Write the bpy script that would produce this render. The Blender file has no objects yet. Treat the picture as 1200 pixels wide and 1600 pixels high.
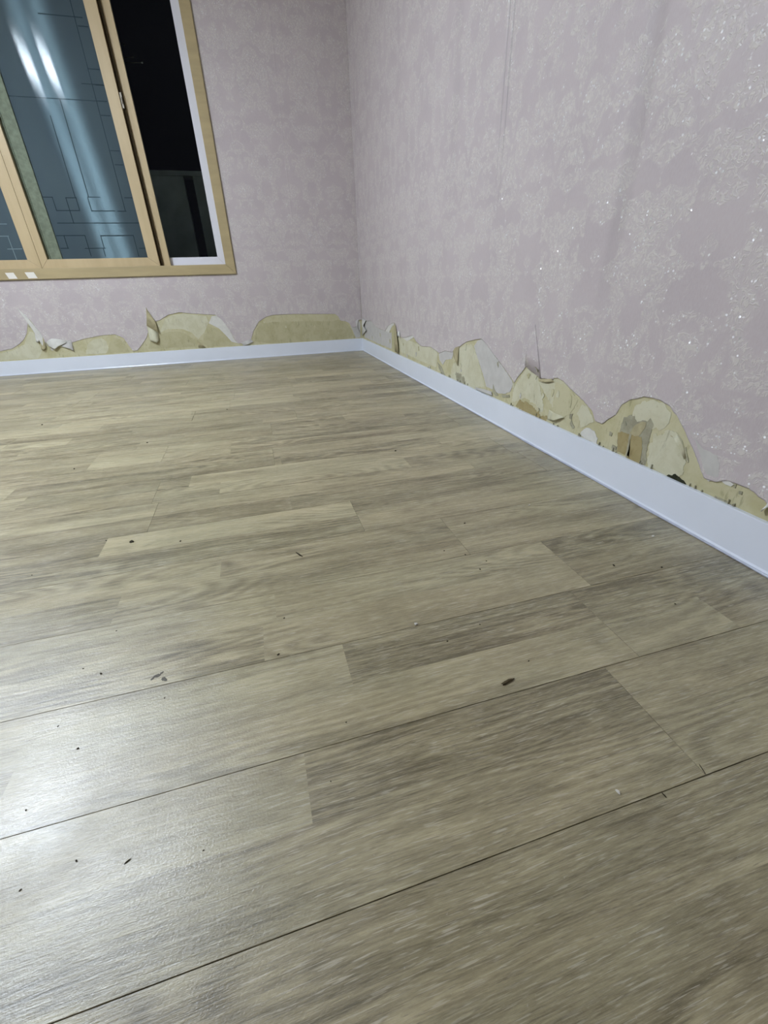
import bpy, bmesh, math, random
from mathutils import Vector, Matrix, noise
from mathutils.geometry import tessellate_polygon

random.seed(4)
SC = bpy.context.scene
COL = SC.collection

# ------------------------------------------------------------------ camera, world, exposure
CAM = Vector((-0.952, -4.053, 0.561))
FPX = 666.2
PITCH, YAW, ROLL = 0.4979, 0.2643, -0.0334
cp, sp, cyw, syw = math.cos(PITCH), math.sin(PITCH), math.cos(YAW), math.sin(YAW)
FWD = Vector((syw * cp, cyw * cp, -sp))
RT = Vector((cyw, -syw, 0.0))
UPV = RT.cross(FWD)
cr, sr = math.cos(ROLL), math.sin(ROLL)
RT, UPV = RT * cr + UPV * sr, UPV * cr - RT * sr
cam_d = bpy.data.cameras.new('camera')
cam_d.sensor_fit = 'HORIZONTAL'
cam_d.sensor_width = 36.0
cam_d.lens = 36.0 * FPX / 1200.0
cam_d.clip_start = 0.02
cam = bpy.data.objects.new('camera', cam_d)
COL.objects.link(cam)
M3 = Matrix((RT, UPV, -FWD)).transposed()
cam.matrix_world = Matrix.Translation(CAM) @ M3.to_4x4()
SC.camera = cam

world = bpy.data.worlds.new('night')
SC.world = world
world.use_nodes = True
world.node_tree.nodes['Background'].inputs[0].default_value = (0.003, 0.003, 0.004, 1)
world.node_tree.nodes['Background'].inputs[1].default_value = 1.0

SC.view_settings.view_transform = 'Standard'
SC.view_settings.look = 'None'
SC.view_settings.gamma = 1.0
SC.view_settings.exposure = 0.0
SC.view_settings.use_curve_mapping = False
try:
    SC.cycles.max_bounces = 10
    SC.cycles.transparent_max_bounces = 16
    SC.cycles.sample_clamp_indirect = 6
except Exception:
    pass

# the ceiling lamp of the room (its light comes from its own glowing diffusers, see make_lamp)
LAMP_AT = (-2.62, -2.12, 2.46)
LAMP_POWER = 2560.0
LAMP_COLOR = (0.79, 0.885, 1.0)

# room
XL, YF, ZC = -3.35, -5.0, 2.50      # left wall, front wall, ceiling;  right wall x=0, back wall y=0
BB = 0.104                            # baseboard height


def ray(x, y):
    return FWD + RT * ((x - 600) / FPX) - UPV * ((y - 800) / FPX)


def on_floor(x, y, z=0.0):
    d = ray(x, y); return CAM + d * ((z - CAM.z) / d.z)


def on_back(x, y, at=0.0):
    d = ray(x, y); return CAM + d * ((at - CAM.y) / d.y)


def on_right(x, y, at=0.0):
    d = ray(x, y); return CAM + d * ((at - CAM.x) / d.x)


# ------------------------------------------------------------------ object helpers
def link(name, me, mat, parent=None):
    o = bpy.data.objects.new(name, me)
    COL.objects.link(o)
    if mat is not None:
        if isinstance(mat, (list, tuple)):
            for m in mat:
                me.materials.append(m)
        else:
            me.materials.append(mat)
    if parent is not None:
        o.parent = parent
    return o


def tag(o, label=None, cat=None, group=None, kind=None):
    if label: o['label'] = label
    if cat: o['category'] = cat
    if group: o['group'] = group
    if kind: o['kind'] = kind
    return o


class MB:
    def __init__(s):
        s.v = []; s.f = []; s.m = []

    def box(s, a, b, mi=0):
        x0, y0, z0 = a; x1, y1, z1 = b
        n = len(s.v)
        s.v += [(x0, y0, z0), (x1, y0, z0), (x1, y1, z0), (x0, y1, z0),
                (x0, y0, z1), (x1, y0, z1), (x1, y1, z1), (x0, y1, z1)]
        for q in ((0, 3, 2, 1), (4, 5, 6, 7), (0, 1, 5, 4), (1, 2, 6, 5), (2, 3, 7, 6), (3, 0, 4, 7)):
            s.f.append(tuple(n + i for i in q)); s.m.append(mi)
        return s

    def prism(s, pts, ax, a, b, mi=0):
        # pts 2d polygon, extruded along axis ax from a to b
        n = len(s.v); k = len(pts)
        for t in (a, b):
            for (p, q) in pts:
                s.v.append({0: (t, p, q), 1: (p, t, q), 2: (p, q, t)}[ax])
        s.f.append(tuple(n + i for i in range(k))); s.m.append(mi)
        s.f.append(tuple(n + k + i for i in reversed(range(k)))); s.m.append(mi)
        for i in range(k):
            j = (i + 1) % k
            s.f.append((n + i, n + k + i, n + k + j, n + j)); s.m.append(mi)
        return s

    def tube(s, pts, r, seg=8, mi=0):
        pts = [Vector(p) for p in pts]
        n0 = len(s.v); k = len(pts)
        for i, p in enumerate(pts):
            t = (pts[min(i + 1, k - 1)] - pts[max(i - 1, 0)]).normalized()
            a = t.orthogonal().normalized(); b = t.cross(a)
            rr = r[i] if isinstance(r, (list, tuple)) else r
            for j in range(seg):
                an = 2 * math.pi * j / seg
                s.v.append(tuple(p + a * (rr * math.cos(an)) + b * (rr * math.sin(an))))
        for i in range(k - 1):
            for j in range(seg):
                q = (j + 1) % seg
                s.f.append((n0 + i * seg + j, n0 + i * seg + q, n0 + (i + 1) * seg + q, n0 + (i + 1) * seg + j)); s.m.append(mi)
        s.f.append(tuple(n0 + j for j in reversed(range(seg)))); s.m.append(mi)
        s.f.append(tuple(n0 + (k - 1) * seg + j for j in range(seg))); s.m.append(mi)
        return s

    def build(s, name, mat, parent=None, smooth=False, bevel=0.0):
        me = bpy.data.meshes.new(name)
        me.from_pydata(s.v, [], s.f)
        bm = bmesh.new(); bm.from_mesh(me)
        bmesh.ops.recalc_face_normals(bm, faces=bm.faces)
        for f in bm.faces: f.smooth = smooth
        bm.to_mesh(me); bm.free()
        o = link(name, me, mat, parent)
        if isinstance(mat, (list, tuple)):
            for p, mi in zip(me.polygons, s.m): p.material_index = mi
        if bevel:
            b = o.modifiers.new('bevel', 'BEVEL'); b.width = bevel; b.segments = 2; b.limit_method = 'ANGLE'
        return o


# ------------------------------------------------------------------ material helpers
class NT:
    def __init__(s, name):
        s.mat = bpy.data.materials.new(name); s.mat.use_nodes = True
        s.t = s.mat.node_tree; s.n = s.t.nodes; s.l = s.t.links
        s.b = s.n['Principled BSDF']; s.out = s.n['Material Output']

    def add(s, kind, **kw):
        n = s.n.new(kind)
        for k, v in kw.items(): setattr(n, k, v)
        return n

    def set(s, sock, v):
        if hasattr(v, 'is_output') or isinstance(v, bpy.types.NodeSocket): s.l.new(v, sock)
        else: sock.default_value = v

    def math(s, op, a, b=None, c=None, clamp=False):
        n = s.add('ShaderNodeMath', operation=op); n.use_clamp = clamp
        s.set(n.inputs[0], a)
        if b is not None: s.set(n.inputs[1], b)
        if c is not None: s.set(n.inputs[2], c)
        return n.outputs[0]

    def pos(s):
        return s.add('ShaderNodeNewGeometry').outputs['Position']

    def vmul(s, v, k):
        n = s.add('ShaderNodeVectorMath', operation='MULTIPLY'); s.set(n.inputs[0], v); s.set(n.inputs[1], k)
        return n.outputs[0]

    def vadd(s, v, k):
        n = s.add('ShaderNodeVectorMath', operation='ADD'); s.set(n.inputs[0], v); s.set(n.inputs[1], k)
        return n.outputs[0]

    def noise(s, v, scale=1.0, detail=3.0, rough=0.55, dist=0.0, out='Fac'):
        n = s.add('ShaderNodeTexNoise')
        s.set(n.inputs['Vector'], v); n.inputs['Scale'].default_value = scale
        n.inputs['Detail'].default_value = detail; n.inputs['Roughness'].default_value = rough
        n.inputs['Distortion'].default_value = dist
        return n.outputs[out]

    def ramp(s, f, a, b, ca=0.0, cb=1.0):
        n = s.add('ShaderNodeMapRange'); n.interpolation_type = 'SMOOTHSTEP'
        s.set(n.inputs[0], f)
        for i, v in zip((1, 2, 3, 4), (a, b, ca, cb)): n.inputs[i].default_value = v
        return n.outputs[0]

    def mix(s, f, a, b, mode='MIX'):
        n = s.add('ShaderNodeMix', data_type='RGBA', blend_type=mode)
        s.set(n.inputs[0], f)
        for k, v in ((6, a), (7, b)):
            if isinstance(v, tuple) and len(v) == 3: v = (*v, 1)
            s.set(n.inputs[k], v)
        return n.outputs[2]

    def bump(s, h, dist, strength=1.0, nrm=None):
        n = s.add('ShaderNodeBump'); s.set(n.inputs['Height'], h)
        n.inputs['Distance'].default_value = dist; n.inputs['Strength'].default_value = strength
        if nrm is not None: s.set(n.inputs['Normal'], nrm)
        return n.outputs[0]


def simple(name, col, rough=0.6, spec=0.5, noise_amt=0.0, nscale=20, metal=0.0, bump=0.0, col2=None, stretch=(1, 1, 1)):
    m = NT(name)
    m.b.inputs['Roughness'].default_value = rough
    m.b.inputs['Specular IOR Level'].default_value = spec
    m.b.inputs['Metallic'].default_value = metal
    v = m.vmul(m.pos(), stretch)
    f = m.noise(v, nscale, 5, 0.6)
    c2 = col2 or tuple(c * (1 - noise_amt) for c in col)
    m.l.new(m.mix(m.ramp(f, 0.3, 0.7), col, c2), m.b.inputs['Base Color'])
    if bump:
        m.l.new(m.bump(m.noise(v, nscale * 3, 5), bump), m.b.inputs['Normal'])
    return m.mat


def mat_plank():
    m = NT('printed_oak_vinyl')
    at = m.add('ShaderNodeAttribute'); at.attribute_name = 'board'
    sep = m.add('ShaderNodeSeparateColor'); m.l.new(at.outputs['Color'], sep.inputs[0])
    tone, seed, grain = sep.outputs[0], sep.outputs[1], sep.outputs[2]
    off = m.add('ShaderNodeCombineXYZ')
    m.l.new(m.math('MULTIPLY', seed, 37.0), off.inputs[0])
    m.l.new(m.math('MULTIPLY', seed, 91.0), off.inputs[1])
    p = m.vadd(m.pos(), off.outputs[0])
    warp = m.noise(m.vmul(p, (2.2, 5.0, 1)), 1.0, 2, 0.5, out='Color')
    wv = m.vadd(p, m.vmul(warp, (0.0, 0.022, 0)))
    wide = m.noise(m.vmul(wv, (1.3, 17.0, 1)), 1.0, 4, 0.6)
    blot = m.noise(m.vmul(wv, (6.0, 20.0, 1)), 1.0, 4, 0.62, 0.3)
    streak = m.noise(m.vmul(wv, (7.0, 170.0, 1)), 1.0, 5, 0.65)
    fine = m.noise(m.vmul(wv, (40.0, 620.0, 1)), 1.0, 4, 0.7)
    # cathedral rings round a heart: distance field stretched along the board
    ring_n = m.noise(m.vmul(p, (1.6, 8.0, 1)), 1.0, 1.5, 0.4)
    finer = m.noise(m.vmul(wv, (35.0, 1000.0, 1)), 1.0, 3, 0.7)
    rings = m.math('SINE', m.math('MULTIPLY', m.math('ADD', ring_n, m.math('MULTIPLY', fine, 0.012)), 120.0))
    rmask = m.ramp(m.noise(m.vmul(p, (1.7, 7.0, 1)), 1.0, 1), 0.48, 0.56)
    knot = m.ramp(m.noise(m.vmul(p, (7.0, 17.0, 1)), 1.0, 2), 0.70, 0.80)
    # tone
    t = m.math('ADD', m.math('MULTIPLY', m.math('SUBTRACT', wide, 0.5), 1.35), tone)
    t = m.math('ADD', t, m.math('MULTIPLY', m.math('SUBTRACT', blot, 0.5), 0.75))
    sg = m.math('MULTIPLY', m.math('SUBTRACT', streak, 0.5), m.math('ADD', m.math('MULTIPLY', grain, 1.6), 0.6))
    t = m.math('ADD', t, sg)
    t = m.math('ADD', t, m.math('MULTIPLY', m.math('SUBTRACT', fine, 0.5), 1.25))
    t = m.math('ADD', t, m.math('MULTIPLY', m.math('MULTIPLY', rings, rmask), 0.17))
    t = m.math('SUBTRACT', t, m.math('MULTIPLY', knot, 0.35), clamp=True)
    col = m.mix(t, (0.120, 0.100, 0.049), (0.450, 0.400, 0.240))
    # pale limed pores
    pores = m.ramp(m.noise(m.vmul(wv, (26.0, 440.0, 1)), 1.0, 2, 0.6), 0.58, 0.64)
    col = m.mix(m.math('MULTIPLY', m.math('MULTIPLY', pores, m.ramp(blot, 0.35, 0.6, 0.25, 1.0)), 0.48), col, (0.56, 0.525, 0.42))
    dark_p = m.ramp(m.noise(m.vmul(wv, (24.0, 500.0, 3)), 1.0, 3, 0.65), 0.40, 0.33)
    col = m.mix(m.math('MULTIPLY', dark_p, m.math('ADD', 0.35, m.math('MULTIPLY', grain, 0.45))), col, (0.115, 0.098, 0.062))
    col = m.mix(m.ramp(finer, 0.52, 0.72, 0.0, 0.35), col, (0.60, 0.565, 0.46))
    # small scale dust
    dust = m.ramp(m.noise(m.pos(), 260.0, 2), 0.68, 0.76)
    col = m.mix(m.math('MULTIPLY', dust, 0.22), col, (0.6, 0.59, 0.54))
    hue = m.noise(m.vmul(p, (2.0, 6.0, 1)), 1.0, 2)
    col = m.mix(m.ramp(hue, 0.35, 0.65, 0.0, 0.35), col, m.mix(1.0, col, (1.06, 0.97, 0.93), 'MULTIPLY'))
    m.l.new(col, m.b.inputs['Base Color'])
    m.l.new(m.ramp(m.noise(m.pos(), 7.0, 4), 0.3, 0.7, 0.33, 0.44), m.b.inputs['Roughness'])
    m.b.inputs['Specular IOR Level'].default_value = 0.95
    h = m.math('ADD', m.math('MULTIPLY', streak, 0.5), m.math('MULTIPLY', fine, 0.7))
    n1 = m.bump(h, 0.00040, 0.9)
    n2 = m.bump(m.noise(m.pos(), 330.0, 2, 0.6), 0.00026, 0.9, n1)
    m.l.new(n2, m.b.inputs['Normal'])
    return m.mat


def mat_wallpaper(name, axis):
    """pearl mauve paper with a raised cream leaf damask and glitter flecks; axis = world axis that runs along the wall"""
    m = NT(name)
    sep = m.add('ShaderNodeSeparateXYZ'); m.l.new(m.pos(), sep.inputs[0])
    h, z = sep.outputs[axis], sep.outputs[2]
    PER = 0.34
    u = m.math('PINGPONG', h, PER / 2)
    v2 = m.add('ShaderNodeCombineXYZ'); m.l.new(u, v2.inputs[0]); m.l.new(z, v2.inputs[1])
    v2 = v2.outputs[0]
    flat = m.add('ShaderNodeCombineXYZ'); m.l.new(h, flat.inputs[0]); m.l.new(z, flat.inputs[1]); flat = flat.outputs[0]
    # loose flower heads, mirrored about each drop
    cl = m.noise(v2, 12.0, 2.0, 0.55, 1.0)
    edge = m.noise(flat, 60.0, 3, 0.6)
    med = m.ramp(m.math('ADD', cl, m.math('MULTIPLY', m.math('SUBTRACT', edge, 0.5), 0.22)), 0.43, 0.53)
    # curling leaf strokes
    wp = m.vadd(v2, m.vmul(m.noise(v2, 30.0, 2, 0.5, out='Color'), (0.06, 0.06, 0)))
    st = m.noise(wp, 80.0, 2, 0.5)
    ridge = m.math('ABSOLUTE', m.math('SUBTRACT', st, 0.5))
    leaf = m.ramp(ridge, 0.10, 0.02)
    gaps = m.ramp(m.noise(flat, 75.0, 2), 0.38, 0.55)
    pat = m.math('MULTIPLY', m.math('MULTIPLY', med, leaf), gaps)
    soft = m.math('MULTIPLY', med, 0.13)
    amount = m.math('ADD', m.math('MULTIPLY', pat, 0.50), soft, clamp=True)
    blot = m.ramp(m.noise(flat, 5.0, 4), 0.3, 0.7)
    base = m.mix(blot, (0.478, 0.418, 0.428), (0.522, 0.460, 0.465))
    # paper fibre / canvas ground
    fib = m.noise(m.vmul(flat, (260.0, 90.0, 1)), 1.0, 3, 0.6)
    base = m.mix(m.ramp(fib, 0.3, 0.75, 0, 0.35), base, (0.57, 0.535, 0.53))
    col = m.mix(amount, base, (0.66, 0.63, 0.575))
    # glitter
    vo = m.add('ShaderNodeTexVoronoi'); vo.inputs['Scale'].default_value = 140.0
    m.l.new(flat, vo.inputs['Vector'])
    sc = m.add('ShaderNodeSeparateColor'); m.l.new(vo.outputs['Color'], sc.inputs[0])
    clus = m.ramp(m.noise(flat, 16.0, 3), 0.47, 0.56)
    keep = m.math('GREATER_THAN', sc.outputs[0], 0.80)
    dot = m.math('LESS_THAN', vo.outputs['Distance'], 0.36)
    gl = m.math('MULTIPLY', m.math('MULTIPLY', keep, dot), m.math('MULTIPLY', clus, med))
    col = m.mix(gl, col, (0.98, 0.98, 0.98))
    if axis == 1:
        # darker paper joints and the shade in two creases, painted into the colour
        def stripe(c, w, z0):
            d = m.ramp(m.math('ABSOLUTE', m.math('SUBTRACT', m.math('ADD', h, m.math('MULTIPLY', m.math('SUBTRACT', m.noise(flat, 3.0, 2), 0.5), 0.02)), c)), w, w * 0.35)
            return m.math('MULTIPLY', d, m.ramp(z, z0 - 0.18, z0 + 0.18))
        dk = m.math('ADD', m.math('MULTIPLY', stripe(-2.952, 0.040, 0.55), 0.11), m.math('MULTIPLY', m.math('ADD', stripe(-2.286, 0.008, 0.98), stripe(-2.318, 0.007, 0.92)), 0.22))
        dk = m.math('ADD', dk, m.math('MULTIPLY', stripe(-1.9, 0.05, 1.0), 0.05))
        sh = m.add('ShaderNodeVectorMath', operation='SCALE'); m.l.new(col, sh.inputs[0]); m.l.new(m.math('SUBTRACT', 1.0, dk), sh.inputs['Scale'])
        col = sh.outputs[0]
    m.l.new(col, m.b.inputs['Base Color'])
    m.l.new(m.math('MULTIPLY', gl, 0.12), m.b.inputs['Metallic'])
    m.l.new(m.math('ADD', 0.5, m.math('MULTIPLY', gl, 0.5)), m.b.inputs['Specular IOR Level'])
    m.l.new(m.math('SUBTRACT', 0.47, m.math('ADD', m.math('MULTIPLY', gl, 0.30), m.math('MULTIPLY', pat, 0.14))), m.b.inputs['Roughness'])
    hh = m.math('ADD', m.math('MULTIPLY', pat, 1.0), m.math('MULTIPLY', fib, 0.25))
    n1 = m.bump(hh, 0.0007, 0.8)
    # every glitter fleck faces its own way
    tilt = m.add('ShaderNodeVectorMath', operation='SUBTRACT'); m.l.new(vo.outputs['Color'], tilt.inputs[0]); tilt.inputs[1].default_value = (0.5, 0.5, 0.5)
    tl = m.vmul(tilt.outputs[0], (0.8, 0.8, 0.8))
    gm = m.add('ShaderNodeVectorMath', operation='SCALE'); m.l.new(tl, gm.inputs[0]); m.l.new(gl, gm.inputs['Scale'])
    nn = m.add('ShaderNodeVectorMath', operation='NORMALIZE'); m.l.new(m.vadd(n1, gm.outputs[0]), nn.inputs[0])
    m.l.new(nn.outputs[0], m.b.inputs['Normal'])
    return m.mat


def mat_backing(name, c1, c2, c3, scale=9.0):
    """old yellowed paper and paste left on the plaster"""
    m = NT(name)
    p = m.pos()
    a = m.noise(p, scale, 6, 0.62, 0.4)
    b = m.noise(p, scale * 4.5, 5, 0.6)
    c = m.noise(p, 85.0, 4, 0.7)
    col = m.mix(m.ramp(a, 0.36, 0.62), c1, c2)
    col = m.mix(m.ramp(b, 0.58, 0.72, 0, 0.55), col, c3)
    col = m.mix(m.ramp(c, 0.66, 0.78, 0, 0.35), col, tuple(x * 0.6 for x in c1))
    dr = m.noise(m.vmul(p, (70.0, 70.0, 14.0)), 1.0, 4, 0.65)
    dm = m.noise(p, 11.0, 3)
    col = m.mix(m.math('MULTIPLY', m.ramp(dr, 0.56, 0.66), m.ramp(dm, 0.45, 0.6, 0.0, 0.6)), col, tuple(x * 0.62 for x in c1))
    m.l.new(col, m.b.inputs['Base Color'])
    m.b.inputs['Roughness'].default_value = 0.8
    m.b.inputs['Specular IOR Level'].default_value = 0.25
    m.l.new(m.bump(m.math('ADD', b, m.math('MULTIPLY', c, 0.3)), 0.0015, 0.7), m.b.inputs['Normal'])
    return m.mat


M = {}
M['plank'] = mat_plank()
M['joint'] = simple('joint_dirt', (0.07, 0.06, 0.042), 0.9, 0.1, 0.3)
M['paper_x'] = mat_wallpaper('mauve_damask_paper_back', 0)
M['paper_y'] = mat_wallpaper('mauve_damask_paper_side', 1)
M['backing'] = mat_backing('yellowed_backing', (0.465, 0.432, 0.252), (0.540, 0.510, 0.335), (0.395, 0.358, 0.198))
M['backing_light'] = mat_backing('pale_residue', (0.530, 0.510, 0.355), (0.595, 0.580, 0.435), (0.47, 0.445, 0.290), 14)
M['backing_mid'] = mat_backing('tan_residue', (0.430, 0.395, 0.235), (0.485, 0.455, 0.285), (0.37, 0.335, 0.20), 12)
M['ochre'] = mat_backing('ochre_plaster', (0.320, 0.262, 0.120), (0.375, 0.315, 0.160), (0.27, 0.22, 0.10), 16)
M['grime'] = mat_backing('grey_grime', (0.300, 0.285, 0.200), (0.380, 0.365, 0.265), (0.21, 0.20, 0.14), 22)
M['core'] = simple('white_paper_core', (0.67, 0.66, 0.61), 0.75, 0.2, 0.10, 30, bump=0.0006)
M['core_pale'] = simple('pale_grey_paper_core', (0.56, 0.545, 0.515), 0.75, 0.2, 0.12, 22, bump=0.0006)
M['core_tan'] = simple('tan_paper_back', (0.46, 0.41, 0.25), 0.8, 0.2, 0.22, 30, bump=0.0006)
M['mold'] = simple('black_mold', (0.045, 0.048, 0.028), 0.9, 0.1, 0.5, 90)
M['base'] = simple('white_gloss_baseboard', (0.73, 0.775, 0.86), 0.28, 0.5, 0.03, 5)
M['seal'] = simple('clear_bluish_sealant', (0.50, 0.53, 0.64), 0.12, 0.7, 0.15, 40)
M['ceiling'] = simple('white_ceiling_paper', (0.68, 0.67, 0.64), 0.8, 0.3, 0.05, 12)
M['tan'] = simple('tan_window_vinyl', (0.54, 0.425, 0.245), 0.42, 0.5, 0.10, 3, col2=(0.485, 0.375, 0.21), stretch=(6, 1, 0.6))
M['tan_edge'] = simple('tan_window_casing', (0.445, 0.355, 0.19), 0.45, 0.5, 0.15, 3, stretch=(1, 1, 6))
M['tan_dirty'] = simple('dirty_tan_vinyl', (0.50, 0.46, 0.31), 0.7, 0.3, 0.5, 34, col2=(0.36, 0.33, 0.22))
M['brush'] = simple('dark_pile_weatherstrip', (0.055, 0.040, 0.022), 0.95, 0.05, 0.5, 200)
M['white_vinyl'] = simple('white_window_vinyl', (0.72, 0.73, 0.80), 0.35, 0.5, 0.03, 6)
M['gasket'] = simple('dark_gasket', (0.03, 0.03, 0.03), 0.7, 0.2)
M['chrome'] = simple('dull_metal', (0.27, 0.245, 0.20), 0.35, 0.5, 0.1, metal=0.9)
M['sticker'] = simple('white_sticker', (0.80, 0.77, 0.70), 0.55, 0.3, 0.04)
M['stone'] = simple('outside_render', (0.76, 0.79, 0.77), 0.9, 0.2, 0.25, 4)
M['dark_lat'] = simple('dark_etched_line', (0.035, 0.055, 0.065), 0.5, 0.4)
M['pale_lat'] = simple('pale_etched_line', (0.42, 0.46, 0.46), 0.5, 0.4)
M['crumb'] = simple('dark_crumb', (0.055, 0.045, 0.028), 0.9, 0.2, 0.4, 300)
M['smear'] = simple('grey_smear', (0.16, 0.15, 0.125), 0.7, 0.2, 0.3, 300)
M['crumb_w'] = simple('white_crumb', (0.72, 0.70, 0.64), 0.8, 0.2, 0.1, 300)
M['crumb_b'] = simple('brown_scrap', (0.10, 0.078, 0.040), 0.8, 0.2, 0.3, 300)


def mat_clear():
    m = NT('clear_glass')
    tr = m.add('ShaderNodeBsdfTransparent'); tr.inputs[0].default_value = (0.88, 0.93, 0.94, 1)
    # wiped up and down: reflections stretch upright
    gl = m.add('ShaderNodeBsdfAnisotropic'); gl.distribution = 'BECKMANN'; gl.inputs['Roughness'].default_value = 0.075; gl.inputs['Anisotropy'].default_value = 0.82
    tv = m.add('ShaderNodeCombineXYZ'); tv.inputs[AX].default_value = 1.0
    m.l.new(tv.outputs[0], gl.inputs['Tangent'])
    gl.inputs['Color'].default_value = (0.08, 0.08, 0.08, 1)
    cz = m.add('ShaderNodeCombineXYZ'); cz.inputs[0].default_value = PANE_TURN
    g = m.add('ShaderNodeNewGeometry')
    nn = m.add('ShaderNodeVectorMath', operation='NORMALIZE'); m.l.new(m.vadd(g.outputs['Normal'], cz.outputs[0]), nn.inputs[0])
    m.l.new(nn.outputs[0], gl.inputs['Normal'])
    fr = m.add('ShaderNodeFresnel'); fr.inputs[0].default_value = 1.45
    mx = m.add('ShaderNodeMixShader')
    m.l.new(fr.outputs[0], mx.inputs[0]); m.l.new(tr.outputs[0], mx.inputs[1]); m.l.new(gl.outputs[0], mx.inputs[2])
    m.l.new(mx.outputs[0], m.out.inputs[0])
    return m.mat


def mat_frost():
    m = NT('frosted_blue_glass')
    df = m.add('ShaderNodeBsdfDiffuse')
    n = m.noise(m.vmul(m.pos(), (6, 1, 1.5)), 1.0, 3)
    m.l.new(m.mix(m.ramp(n, 0.3, 0.7), (0.165, 0.185, 0.205), (0.195, 0.215, 0.228)), df.inputs[0])
    tr = m.add('ShaderNodeBsdfTransparent')
    # fine horizontal reeding far below the pixel size spreads the lamp's image into an upright band
    gl = m.add('ShaderNodeBsdfAnisotropic'); gl.distribution = 'BECKMANN'; gl.inputs['Roughness'].default_value = 0.31; gl.inputs["Anisotropy"].default_value = 0.86
    gl.inputs['Color'].default_value = (0.75, 0.88, 0.92, 1)
    tv = m.add('ShaderNodeCombineXYZ'); tv.inputs[AX].default_value = 1.0
    m.l.new(tv.outputs[0], gl.inputs['Tangent'])
    cz = m.add('ShaderNodeCombineXYZ'); cz.inputs[0].default_value = FROST_TURN
    g = m.add('ShaderNodeNewGeometry')
    nn = m.add('ShaderNodeVectorMath', operation='NORMALIZE'); m.l.new(m.vadd(g.outputs['Normal'], cz.outputs[0]), nn.inputs[0])
    m.l.new(nn.outputs[0], gl.inputs['Normal'])
    mx = m.add('ShaderNodeMixShader'); mx.inputs[0].default_value = 0.10
    m.l.new(df.outputs[0], mx.inputs[1]); m.l.new(tr.outputs[0], mx.inputs[2])
    mx2 = m.add('ShaderNodeMixShader'); mx2.inputs[0].default_value = 0.045
    m.l.new(mx.outputs[0], mx2.inputs[1]); m.l.new(gl.outputs[0], mx2.inputs[2])
    m.l.new(mx2.outputs[0], m.out.inputs[0])
    return m.mat


FROST_TURN = -0.037
PANE_TURN = -0.026
AX = 0
M['clear'] = mat_clear()
M['frost'] = mat_frost()


def emit(name, col, strength):
    m = NT(name)
    e = m.add('ShaderNodeEmission'); e.inputs[0].default_value = (*col, 1); e.inputs[1].default_value = strength
    m.l.new(e.outputs[0], m.out.inputs[0])
    return m.mat


# ------------------------------------------------------------------ floor of printed planks
GAPD = 0.0030
PW, Y0 = 0.1799, -3.859      # plank width and the seam nearest the camera: row k starts at Y0 + k*PW
floor = MB().box((XL - .1, YF - .1, -0.06), (0.1, 0.1, -GAPD)).build('floor', M['joint'])
tag(floor, kind='structure')

PL = 1.2
fixed = {0: -0.490, 2: -0.368, 4: -0.757}       # tile end joints seen in the photograph
# printed board joints seen: (row, half): [(x of joint, tone left, tone right, grain left, grain right)]
boards = {
    (-1, 1): [(-1.9, .5, .42, .3, .5)],
    (-1, 0): [(-1.75, .4, .46, .3, .3)],
    (-2, 1): [(-1.8, .4, .40, .3, .6)],
    (0, 1): [(-0.975, .62, .30, .1, 1.0), (-0.490, .30, .55, 1.0, .4)],
    (0, 0): [(-0.490, .42, .42, .5, .3)],
    (1, 1): [(-0.887, .62, .26, .3, .9)],
    (1, 0): [(-1.35, .45, .60, .5, .1), (-0.20, .60, .40, .1, .3)],
    (2, 1): [(-0.994, .56, .60, .6, .5), (-0.368, .60, .28, .5, 1.0)],
    (2, 0): [(-1.02, .50, .64, .9, .1), (-0.368, .66, .40, .1, .3)],
    (3, 1): [(-1.105, .62, .50, .5, .4)],
    (3, 0): [(-1.3, .44, .54, .7, .5)],
    (4, 1): [(-1.391, .34, .80, .4, .02), (-0.757, .80, .44, .02, 1.0)],
    (4, 0): [(-0.757, .42, .60, .9, .5)],
    (5, 1): [(-0.31, .60, .42, .3, .3)],
    (6, 1): [(-1.706, .66, .38, .1, .4), (-1.226, .30, .64, .3, .4)],
    (8, 0): [(-1.597, .45, .72, .3, .2), (-1.106, .72, .44, .2, .5)],
    (8, 1): [(-1.597, .42, .68, .3, .2), (-1.106, .68, .36, .2, .7)],
}


def board_list(row, half, xa, xb, rnd):
    """cuts of this half row: list of (x0, x1, tone, grain)"""
    cuts = sorted(boards.get((row, half), []))
    out = []
    if cuts:
        xs = [-9.0] + [c[0] for c in cuts] + [9.0]
        tg = [(cuts[0][1], cuts[0][3])] + [(c[2], c[4]) for c in cuts]
        segs = [(xs[i], xs[i + 1], tg[i][0], tg[i][1]) for i in range(len(tg))]
    else:
        r2 = random.Random(row * 7 + half * 131 + 5)
        segs = []; x = XL - r2.random() * 0.8
        while x < 0.1:
            L = r2.uniform(0.35, 0.85)
            segs.append((x, x + L, min(0.82, max(0.22, r2.gauss(0.49, 0.13))), r2.random() ** 1.3))
            x += L
    for a, b, t, g in segs:
        a2, b2 = max(a, xa), min(b, xb)
        if b2 - a2 > 0.004: out.append((a2, b2, t, g))
    return out


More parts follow.
